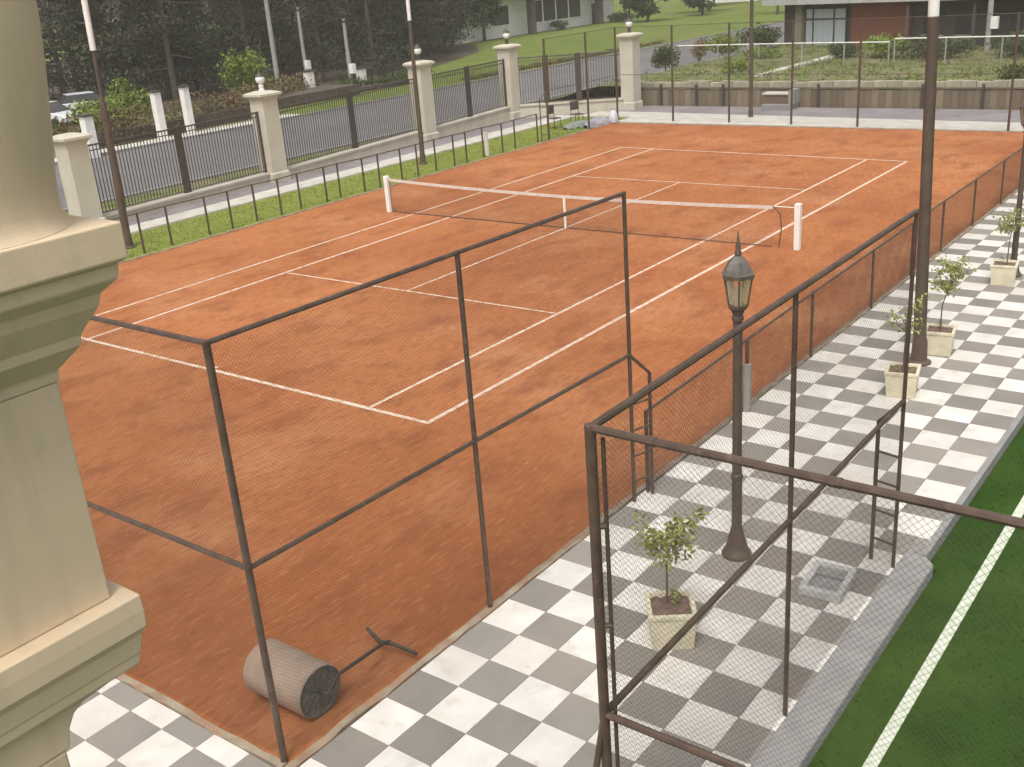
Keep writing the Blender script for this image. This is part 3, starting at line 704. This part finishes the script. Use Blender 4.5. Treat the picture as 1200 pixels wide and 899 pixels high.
# hidden continuation of the wall to the left of pillar A
t = tag(obj('boundary_wall', MB().box(wlx(-14)-.16, wlx(-14)+.16, -20, -5.67, -.2, .3), m_stucco), 'low cream wall continuing behind the big column', 'wall', 'low cream walls between the pillars')

# ------------------------------------------------------------------ back retaining wall with planks
rw = thing('retaining_wall', 'brown plank retaining wall with pale block top behind the far end of the court', 'wall', (4,23.4,0))
RW = random.Random(8); x = -11.9; wb = [MB().box(0,.29,0,.07,-.1,.78+.0) for _ in range(1)]
pm = bpy.data.meshes.new('board'); pm.from_pydata(wb[0].v, [], wb[0].f); pm.materials.append(m_iplank)
while x < 19:
    inst('board', pm, rw, (x-4, .0+RW.uniform(-.012,.012), RW.uniform(-.03,.03)), RW.uniform(-.012,.012)); x += .30
obj('backing', MB().box(-11.9,19,23.49,23.6,-.2,.74), m_earth, rw)
bm_ = bpy.data.meshes.new('block'); q = MB().box(0,.58,0,.36,.76,1.06); bm_.from_pydata(q.v, [], q.f); bm_.materials.append(m_block)
x = -11.9
while x < 19:
    inst('block', bm_, rw, (x-4, .22+RW.uniform(-.03,.03), RW.uniform(-.04,.05)), RW.uniform(-.02,.02)); x += .6
obj('top_rail', MB().box(-11.9,19,23.36,23.43,.80,.86), m_iplank, rw)
for x in [ -10.2,-8.3,-6.9,-2.3,2.2,4.6,8,12]:
    obj('wall_post', MB().box(x,x+.10,23.27,23.37,-.1,1.0), m_iron, rw)
st = thing('concrete_steps', 'small white topped concrete steps set against the plank retaining wall', 'steps', (-4.1,22.6,0))
obj('step', MB().box(-4.5,-3.1,22.3,23.2,-.05,.22), m_conc, st); obj('step', MB().box(-4.5,-3.35,22.7,23.2,.221,.62), m_earth, st); obj('slab', MB().box(-4.6,-3.3,22.65,23.2,.621,.70), m_path, st)
obj('side_wall', MB().box(-3.29,-3.05,22.5,23.2,.221,.85), m_conc, st)

# ------------------------------------------------------------------ garden behind
def tube_fence(name, label, pts, h, z):
    t = thing(name, label, 'fence', (pts[0][0],pts[0][1],z), group='white railed garden fences')
    for i in range(len(pts)-1): obj('rail', MB().tube([(*pts[i],z+h),(*pts[i+1],z+h)], .035, 6), m_white, t)
    for p in pts: obj('post', MB().tube([(*p,z-.1),(*p,z+h)], .04, 6), m_upole, t)
    for i in range(len(pts)-1): wire_part(t, pts[i], pts[i+1], z, z+h, .1, .003)
    return t
tube_fence('garden_fence', 'garden fence with white top rail in front of the blue curtained window', [(-14.6,33.2),(-12,33.1),(-9.5,33.0),(-7,32.9),(-4.6,32.6),(-2.2,32.3)], 1.12, .85)
tube_fence('garden_fence', 'higher garden fence with white top rail to the right of the thick pole', [(-1.9,32.2),(.6,32.1),(3.2,31.9),(5.8,31.8),(9,31.6)], 1.28, .85)
gk = slab([(-7.1,27.3),(-6.6,27.2),(-6.2,38.2),(-6.9,38.4)], .6, 1.0); struct('garden_path', gk, m_path)
def bush(x, y, z, r, hgt, m, label, seed, name='bush', n=900, size=.14, group=None):
    R = random.Random(seed); mb = MB()
    for k in range(10):
        a = R.uniform(0,6.28); d = R.uniform(.15,.65)*r; zz = z+hgt*R.uniform(.3,.72)
        mb.clump((x+d*math.cos(a), y+d*math.sin(a), zz), (r*.5,r*.5,hgt*.34), n//10, size, R)
    t = thing(name, label, 'bush', (x,y,z), group=group)
    obj('stem', MB().tube([(x,y,z-.1),(x,y,z+hgt*.5)], .05, 6, .02), m_bark2, t); obj('foliage', mb, m, t); return t
bush(-15.05, 32.6, .75, .85, 1.35, m_shr, 'round dark bush on the bank right of the far corner pillar', 1, n=1800, size=.13)
bush(-16.6, 43.0, .6, 1.6, 1.3, m_shr2, 'leafy green bush beside the road above the garden fence', 2, n=1500, size=.2)
bush(-14.2, 43.5, .8, 1.5, 1.6, m_shr, 'dense green bush left of the house with blue curtains', 3, n=1500, size=.2)
bush(-18.0, 42.4, .3, .8, 1.4, m_hedge, 'brownish bush at the edge of the road behind the round bush', 4, n=900, size=.16)
bush(-3.6, 36.5, .8, 1.5, 1.3, m_shr2, 'green bush below the red brick wall', 5, n=1400, size=.2)
bush(-6.0, 36.2, .8, 1.1, .9, m_shr, 'low bush below the blue curtained window', 6, n=1000, size=.18)
bush(-.8, 35.5, .8, 2.0, 1.2, m_shr, 'spreading dark bush behind the white rail left of the thick pole', 7, n=1600, size=.2)
bush(3.4, 35.5, .8, 2.0, 1.3, m_shr, 'spreading dark bush behind the white rail right of the thick pole', 8, n=1600, size=.2)
bush(7.5, 34.5, .8, 1.8, 1.4, m_shr, 'dark bush in the top right corner behind the garden fence', 9, n=1500, size=.2)
bush(-11.0, 36.5, .8, 1.2, .8, m_shr2, 'light green low bush behind the left garden fence', 10, n=1000, size=.18)
bush(-9.2, 30.0, .8, 1.0, .7, m_shr2, 'small light bush on the slope above the steps', 12, n=800, size=.15)
bush(5.5, 24.6, .9, .9, .8, m_shr, 'weedy bush growing over the block top at the right', 13, n=800, size=.14)
wg = MB(); RG2 = random.Random(17); wg2 = MB()
for _ in range(520):
    x = RG2.uniform(-15.0, 11); y = 24.4+20*RG2.random()**1.2; r_ = RG2.uniform(.25,.8); h_ = RG2.uniform(.10,.34)
    (wg if RG2.random() < .6 else wg2).clump((x, y, (.84 if x > -13.7 else .62)+h_*.5), (r_,r_,h_), 30, .15, RG2, .35)
struct('weeds', wg, m_wildb := mat('weed_blade', (.17,.18,.07), (.10,.13,.04), .8, .9, spec=.1, layers=[((.26,.22,.13), .5, .5, .7, .7, None)]), 'stuff')

struct('weeds', wg2, m_shr2, 'stuff')
# house at the top right (local frame along its facade)
HR = math.atan2(-5, 16.5)
hs_ = thing('brick_house', 'low house with pale eave, blue curtained window and red brick wall at top right', 'house', (-13.5,45,.8), HR)
B = lambda name, a, m, par=hs_: obj(name, MB().box(*a), m, par, local=True)
B('wall', (.0,5.4,.42,9,-.3,2.98), m_porch); B('wall', (9.45,24,.42,9,-.3,2.98), m_porch)
B('brick_wall', (5.402,9.448,.12,9,-.3,2.98), m_brick)
B('pier', (.35,1.15,.05,.418,-.3,2.98), m_porch); B('pier', (1.2,1.72,.0,.418,-.3,2.98), m_block)
w_ = B('window', (1.74,4.95,.36,.419,.0,2.3), m_dark); B('curtain', (1.80,4.90,.325,.358,.05,2.25), m_curt, w_)
for x in (1.74,2.35,3.95,4.86): B('mullion', (x,x+.09,.28,.324,.0,2.3), m_dark, w_)
B('transom', (1.832,4.858,.285,.323,1.62,1.70), m_dark, w_)
for x in (10.2, 12.2, 15.5, 18.5):
    ww = B('window', (x,x+1.3,.37,.419,.7,2.0), m_dark); B('frame', (x-.06,x+1.36,.34,.368,.62,.70), m_eave, ww)
for x in (9.9, 14.0, 18.2): B('porch_post', (x,x+.16,-.9,-.74,-.3,2.62), m_porch)
B('eave', (-.6,24.6,-1.1,-.9,2.62,3.1), m_eave); B('soffit', (-.6,24.6,-.898,.6,2.64,2.70), m_porch)
rf = MB(); rf.poly(((-.6,-1.1,3.11),(24.6,-1.1,3.11),(24.6,4.6,4.9),(-.6,4.6,4.9))); rf.poly(((-.6,10,3.11),(-.6,4.6,4.9),(24.6,4.6,4.9),(24.6,10,3.11))); rf.poly(((-.6,-1.1,3.11),(-.6,4.6,4.9),(-.6,10,3.11))); rf.poly(((24.6,-1.1,3.11),(24.6,10,3.11),(24.6,4.6,4.9)))
obj('roof', rf, m_roof, hs_, local=True)
def upole(x, y, h, r, label, box=False, z=0):
    t = thing('utility_pole', label, 'pole', (x,y,z), group='pale utility poles')
    obj('shaft', MB().tube([(x,y,z-.1),(x,y,z+h)], r, 8, r*.7), m_upole, t, smooth=True)
    obj('top_band', MB().tube([(x,y,z+h-.25),(x,y,z+h-.1)], r*.85, 8), m_iron, t)
    if box: obj('meter_box', MB().box(x+.1,x+.45,y-.15,y+.15,z+1.2,z+1.8), m_white, t)
    return t
upole(.9, 38.6, 5.5, .16, 'pale pole in the garden before the dark end of the brick house', True, .8)
upole(-39.5, 24.8, 9, .17, 'tall pale utility pole across the road between pillars', False)
upole(-43.5, 31.0, 5.4, .15, 'shorter pale pole across the road right of the tall utility pole', True)
upole(-35.9, 27.9, 4.6, .15, 'pale pole with boxes across the road nearest the dark light pole', True)

# ------------------------------------------------------------------ across the road
def gpost(x, y, h, label, w=.22):
    t = thing('gate_post', label, 'post', (x,y,0), group='white gate posts across the road')
    obj('shaft', MB().frus(x,y,[(w,-.1),(w,h-.1)]), m_white, t); obj('cap', MB().frus(x,y,[(w+.07,h-.099),(w+.07,h-.03),(.1,h)]), m_iron, t); return t
gpost(-28.6-1.0, 4.6, 1.95, 'white gate post across the road left of the leaning light pole'); 
gpost(-31.2, 9.6, 2.4, 'left one of the two white gate posts across the road before the brown hedge', .19)
gpost(-31.0, 11.2, 2.45, 'right one of the two white gate posts across the road before the brown hedge', .18)
gpost(-36.6, 24.9, 1.75, 'white gate post across the road beside the short pale pole', .24)
gpost(-35.9, 28.9, 1.5, 'white gate post across the road under the pole with boxes', .24)
def hedge(x0, y0, x1, y1, w, h, m, label, seed, n, size=.2):
    R = random.Random(seed); mb = MB(); L_ = math.hypot(x1-x0,y1-y0); k = max(3,int(L_/.9))
    for i in range(k+1):
        t = i/k; mb.clump((x0+(x1-x0)*t+R.uniform(-.2,.2), y0+(y1-y0)*t, h*R.uniform(.40,.55)), (w,.8,h*.52), n//k, size, R)
    t = thing('hedge', label, 'hedge', (x0,y0,0), group='hedges across the road')
    obj('foliage', mb, m, t); obj('stems', MB().box(min(x0,x1)-w*.2,max(x0,x1)+w*.2,min(y0,y1),max(y0,y1),-.1,h*.35), m_bark2, t); return t
hedge(-32.5, 5.0, -33.0, 16.5, 1.1, 1.9, m_hedge, 'reddish brown hedge across the road behind the pair of white gate posts', 31, 2600)
hedge(-34.0, 17.5, -38.0, 26.5, 1.1, 1.9, m_hedge, 'brown hedge across the road seen between the second and third pillar', 32, 2200)
hedge(-36, 27, -34.8, 34, .9, 1.0, m_shr, 'dark low hedge along the road left of the bright lawn', 33, 1800)
hedge(-30.9, 34, -30.9, 60, .35, .35, m_hedge, 'low dry hedge strip along the far road edge under the lawn', 36, 3000, .14)
bush(-37.5, 9.9, 0, 1.8, 1.9, m_shr2, 'bright yellow green bush in front of the parked white cars', 21, n=1800, size=.24)
bush(-38.5, 12.6, 0, 1.6, 2.6, m_shr2, 'tall bright green bush behind the brown hedge', 22, n=1500, size=.24)
bush(-36.0, 6.0, 0, 1.6, 1.2, m_shr, 'dark green bush below the parked white cars', 23, n=1300, size=.22)
bush(-43.5, 25.5, 0, 1.8, 3.4, m_shr2, 'tall yellowish bush beside the tall utility pole', 24, n=1500, size=.26)

def car(x, y, rz, label, paint, L_=4.2, z=0.03):
    t = thing('parked_car', label, 'car', (x,y,z), rz, 'cars parked beyond the road')
    mb = MB(); prof = [(-L_/2,.35),(-L_/2,.85),(-L_/2+.25,.93),(-.95,.95),(.95,.93),(L_/2-.35,.80),(L_/2,.65),(L_/2,.35)]; w = .83; n = len(prof)
    mb.v = [(px,-w,pz) for px,pz in prof]+[(px,w,pz) for px,pz in prof]
    mb.f = [tuple(range(n)), tuple(reversed(range(n,2*n)))]+[(i,n+i,n+(i+1)%n,(i+1)%n) for i in range(n)]
    bevel(obj('body', mb, paint, t, local=True), .05, 3)
    g = MB(); q = [(-1.75,.94),(-1.2,1.40),(.35,1.42),(1.15,.93)]
    g.v = [(px,-.78+.12*(pz>1),pz) for px,pz in q]+[(px,.78-.12*(pz>1),pz) for px,pz in q]
    g.f = [(0,1,2,3),(7,6,5,4)]+[(i,4+i,4+(i+1)%4,(i+1)%4) for i in range(4)]
    obj('windows', g, m_dark, t, local=True)
    bevel(obj('roof', MB().box(-1.25,.40,-.67,.67,1.405,1.45), paint, t, local=True), .02)
    for sx in (-1.3,1.3):
        for sy in (-.78,.78):
            wv = MB(); 
            for k in (0,1):
                for i in range(14): a = 2*PI*i/14; wv.v.append((sx+.31*math.cos(a), sy-.1+.2*k, .31+.31*math.sin(a)))
            wv.f = [tuple(reversed(range(14))), tuple(range(14,28))]+[(i,(i+1)%14,14+(i+1)%14,14+i) for i in range(14)]
            obj('wheel', wv, m_tyre, t, local=True)
    for sy in (-.6,.6): obj('headlight', MB().box(L_/2-.02,L_/2+.02,sy-.15,sy+.15,.55,.68), m_globe, t, local=True)
    return t
car(-44.5, 11.2, .3, 'white parked car nearest the big column beyond the bright bush', m_carw)
car(-47.5, 15.8, 1.2, 'white parked car behind the leaning light pole beyond the bright bush', m_carw)
car(-61.5, 76.0, 1.3, 'silver car parked in front of the white house', m_card)

struct('wood_floor', slab([(-41.5,-60),(-41.5,30),(-38.6,36),(-47.5,56),(-56,66),(-120,66),(-120,-60)], Z0+.027, .055), m_litter)
# conifers: four crowns shared by all copies
def conifer(seed, h, r):
    R = random.Random(seed); mb = MB(); n = 50
    for k in range(n):
        t = (k+.5)/n; z = .9+ (h-.9)*t; rr = r*(1-t)**.7*R.uniform(.55,1.0) + .2; a = R.uniform(0,6.28)*1+k*2.4
        mb.clump((rr*.75*math.cos(a), rr*.75*math.sin(a), z), (rr*.55+.35, rr*.55+.35, .55), 135, .24, R, .5)
    return mb
protos = []
for s_, (h, r) in enumerate(((12,3.2),(10.5,2.8),(13,3.0),(9,3.3))):
    t = thing('conifer_tree', 'dark dense conifer in the wood across the road', 'tree', (-200,-90,0), group='dark conifers across the road')
    obj('trunk', MB().tube([(0,0,-.2),(.1,.05,h*.5),(0,0,h*.9)], .22, 8, .05), m_bark2, t, local=True, smooth=True)
    lb = MB(); R = random.Random(60+s_)
    for k in range(9):
        a = R.uniform(0,6.28); z = R.uniform(1.0,h*.6); L_ = r*.7; lb.tube([(0,0,z),(L_*math.cos(a),L_*math.sin(a),z+R.uniform(-.3,.5))], .05, 5, .02)
    obj('limbs', lb, m_bark2, t, local=True)['kind'] = 'stuff'; obj('crown', conifer(40+s_, h, r), m_con, t, local=True); protos.append(t)
spots = []
RC = random.Random(77)
for y in range(-8, 60, 4): spots.append((-50.5-abs(y-15)*.06+RC.uniform(-1,1), y+RC.uniform(-.8,.8)))
for y in range(-6, 72, 4): spots.append((-55.5-RC.uniform(0,2), y+RC.uniform(-1,1)))
for y in range(-10, 84, 6): spots.append((-62-RC.uniform(0,2), y+RC.uniform(-1,1)))
spots = [p for p in spots if not (p[0] > -75 and p[1] > 64)]
spots += [(-44.5,33.5),(-43.0,37.5),(-45.5,41),(-47,46.5),(-47.5,22.5),(-47,29),(-49.5,51.5),(-52,56.5)]
for n_, (x, y) in enumerate(spots):
    p = protos[n_ % 4]; s = RC.uniform(.85,1.15)
    if n_ < 4: p.location = (x,y,0); p.rotation_euler = (0,0,RC.uniform(0,6)); p.scale = (s,s,s)
    else: copy_tree(p, None, (x,y,0), RC.uniform(0,6.28), None, (s,s,s*RC.uniform(.9,1.1)))

# white house on the lawn and the trees round it
wh = thing('white_house', 'white house with big dark window on the lawn at top centre', 'house', (-58.5,70,0))
W = lambda name, a, m, par=wh: obj(name, MB().box(*a), m, par)
W('wall', (-68,-58.5,66,97.5,-.1,4.2), m_housew)
fr = W('window', (-58.498,-58.40,78.8,90.0,.95,3.6), m_housew); 
for k in range(4): W('pane', (-58.398,-58.37,79.3+2.65*k,79.3+2.65*k+2.35,1.15,3.45), m_dark, fr)
fr2 = W('window', (-58.498,-58.42,72,75.5,1.2,3.4), m_housew); W('pane', (-58.418,-58.39,72.25,75.25,1.35,3.3), m_dark, fr2)
W('door', (-58.498,-58.43,92.3,93.6,.0,2.4), m_dark)
for y in (77.2, 91.2): W('porch_column', (-57.3,-56.6,y,y+.75,-.1,4.2), m_porch)
W('porch_roof', (-58.5,-56.2,66,97.5,4.21,4.4), m_eave)
rf = MB(); rf.poly(((-56,65.5,4.41),(-56,98,4.41),(-63,92,6.6),(-63,72,6.6))); rf.poly(((-70,65.5,4.41),(-63,72,6.6),(-63,92,6.6),(-70,98,4.41))); rf.poly(((-56,98,4.41),(-70,98,4.41),(-63,92,6.6))); rf.poly(((-70,65.5,4.41),(-56,65.5,4.41),(-63,72,6.6)))
obj('roof', rf, m_roof, wh)
def broad(x, y, h, r, m, label, seed, n=26, q=90, size=.5, zb=.25, group=None):
    R = random.Random(seed); mb = MB(); t = thing('leafy_tree', label, 'tree', (x,y,0), group=group)
    for k in range(n):
        a = R.uniform(0,6.28); d = r*R.uniform(.1,.85); zz = h*R.uniform(zb+.08,.92); f = math.sqrt(max(.1,1-((zz/h-.58)/.5)**2))
        mb.clump((x+d*f*math.cos(a), y+d*f*math.sin(a), zz), (r*.36,r*.36,h*.11), q, size, R)
    obj('trunk', MB().tube([(x,y,-.2),(x+.1,y,h*.35),(x,y+.1,h*.75)], .2, 8, .06), m_bark2, t, smooth=True)
    lb = MB()
    for k in range(7):
        a = R.uniform(0,6.28); z = h*R.uniform(zb,.6); obj('limb', MB().tube([(x,y,z),(x+r*.6*math.cos(a),y+r*.6*math.sin(a),z+h*.15)], .07, 5, .02), m_bark2, t)
    obj('crown', mb, m, t); return t
broad(-57.5, 69.5, 7, 3.2, m_shr, 'grey green tree left of the white house at the wood edge', 51, size=.45)
broad(-60.5, 67.0, 8, 3.4, m_con, 'dark tree at the right end of the wood beside the white house', 52)
broad(-50.5, 92.0, 5.0, 3.0, m_shr, 'round dark tree right of the white house', 53, zb=.1)
broad(-48.0, 101.0, 5.5, 2.8, m_shr, 'second round tree on the lawn further right of the white house', 54, zb=.12)
broad(-52, 108, 7, 4, m_shr2, 'light green tree behind the two round trees', 55)
broad(-36, 96, 9, 3, m_shr2, 'roadside tree with thin trunk on the bright lawn', 56, zb=.5)
broad(-44, 128, 8, 5, m_shr2, 'pale green tree far up the road', 57); broad(-58, 124, 9, 5, m_shr, 'dark tree far beyond the white house', 58)
broad(-27, 112, 6, 3, m_shr, 'dark tree far up the road beside the pale eave', 59)
broad(-20, 84, 4.5, 2.6, m_shr, 'dark bushy tree behind the left end of the brick house', 60, zb=.1)
bush(-57.0, 82.5, .04, 1.3, 1.1, m_shr, 'small bush under the big window of the white house', 61, n=900, size=.25)
bush(-55.5, 94.5, .04, 2.0, 1.3, m_shr, 'low dark bush at the right corner of the white house', 62, n=1000, size=.28)
rh = thing('red_roof_house', 'distant house with red roof far up the road', 'house', (-60,140,0))
obj('wall', MB().box(-66,-56,134,144,-.1,3), m_housew, rh); obj('window', MB().box(-55.99,-55.93,137,140,1,2.4), m_dark, rh)
obj('roof', MB().frus(-61,139,[(6,3.01),(6,3.1),(.5,5.5)]), m_roof, rh)
# far wood that closes the horizon
fwd = MB(); R = random.Random(90)
for k in range(420):
    x = -480+900*k/420; y = 320+R.uniform(-30,30) - abs(x)*.1
    fwd.clump((x,y,R.uniform(3,9)), (7,5,6), 26, 3.2, R)
for k in range(160):
    y = -100+460*k/160; fwd.clump((-230+R.uniform(-20,20),y,R.uniform(3,9)), (6,5,6), 26, 3.0, R)
struct('far_wood', fwd, m_shr, 'stuff')

# ------------------------------------------------------------------ balcony column, close at left
CXc, CYc = 13.09, -21.78
bc = thing('balcony_column', 'large cream rendered column with square plinth and pedestal close at the left', 'column', (CXc,CYc,0))
sh = MB(); prof = [(.285,5.955)]
for k in range(14):
    z = 5.99+k*.11; prof.append((.272+.008*math.sin(k*.25)+ (.0 if z < 6 else .055*((z-5.99)/.55)**.8 if z < 6.54 else .055), z))
sh.lathe(CXc, CYc, [(.300,5.952),(.291,5.965),(.284,5.982)]+[(.279,6.01),(.283,6.08),(.30,6.2),(.318,6.35),(.332,6.5),(.338,6.8),(.338,7.8)], 56)
obj('shaft', sh, m_column, bc, smooth=True)
def sq(name, rings, bev=.006):
    mb = MB()
    for h, z in rings: mb.v += [(CXc-h,CYc-h-.75,z),(CXc+h,CYc-h-.75,z),(CXc+h,CYc+h,z),(CXc-h,CYc+h,z)]
    k = len(rings); mb.f = [(3,2,1,0), (4*k-4,4*k-3,4*k-2,4*k-1)]
    for i in range(k-1):
        for j in range(4): mb.f.append((4*i+j, 4*i+(j+1)%4, 4*i+4+(j+1)%4, 4*i+4+j))
    o = obj(name, mb, m_column, bc); bevel(o, bev, 3); return o
sq('plinth', [(.298,5.836),(.312,5.845),(.312,5.951)])
sq('cornice', [(.125,5.50),(.127,5.535),(.185,5.605),(.188,5.635),(.236,5.715),(.245,5.752),(.286,5.79),(.291,5.835)])
sq('pedestal', [(.120,4.758),(.120,5.499)])
sq('ledge', [(.118,4.48),(.15,4.50),(.155,4.54),(.158,4.545),(.168,4.60),(.170,4.612),(.184,4.64),(.186,4.70),(.184,4.757)])
cb_ = MB()
R_ = [(.108,-21.90,4.33),(.109,-21.885,4.40),(.110,-21.86,4.44),(.112,-21.82,4.463),(.117,-21.69,4.479)]
for h, yr, z in R_: cb_.v += [(CXc-h,-23.0,z),(CXc+h,-23.0,z),(CXc+h,yr,z),(CXc-h,yr,z)]
cb_.f = [(3,2,1,0), (16,17,18,19)]+[(4*i+j, 4*i+(j+1)%4, 4*i+4+(j+1)%4, 4*i+4+j) for i in range(4) for j in range(4)]
bevel(obj('corbel', cb_, m_column, bc), .006)
bevel(obj('lower_pier', MB().box(12.7,13.195,-23.1,-21.912,-.1,4.329), m_column, bc), .01)

# ------------------------------------------------------------------ haze
m_haze = bpy.data.materials.new('haze'); m_haze.use_nodes = True
_n = m_haze.node_tree; _n.nodes.clear(); _o = _n.nodes.new('ShaderNodeOutputMaterial'); _v = _n.nodes.new('ShaderNodeVolumePrincipled')
_v.inputs['Color'].default_value = (.97,.92,.80,1); _v.inputs['Density'].default_value = .0011; _v.inputs['Anisotropy'].default_value = .2
_n.links.new(_v.outputs[0], _o.inputs['Volume'])
struct('haze', MB().box(-510, 510, -130, 710, -2.2, 17), m_haze, 'stuff')
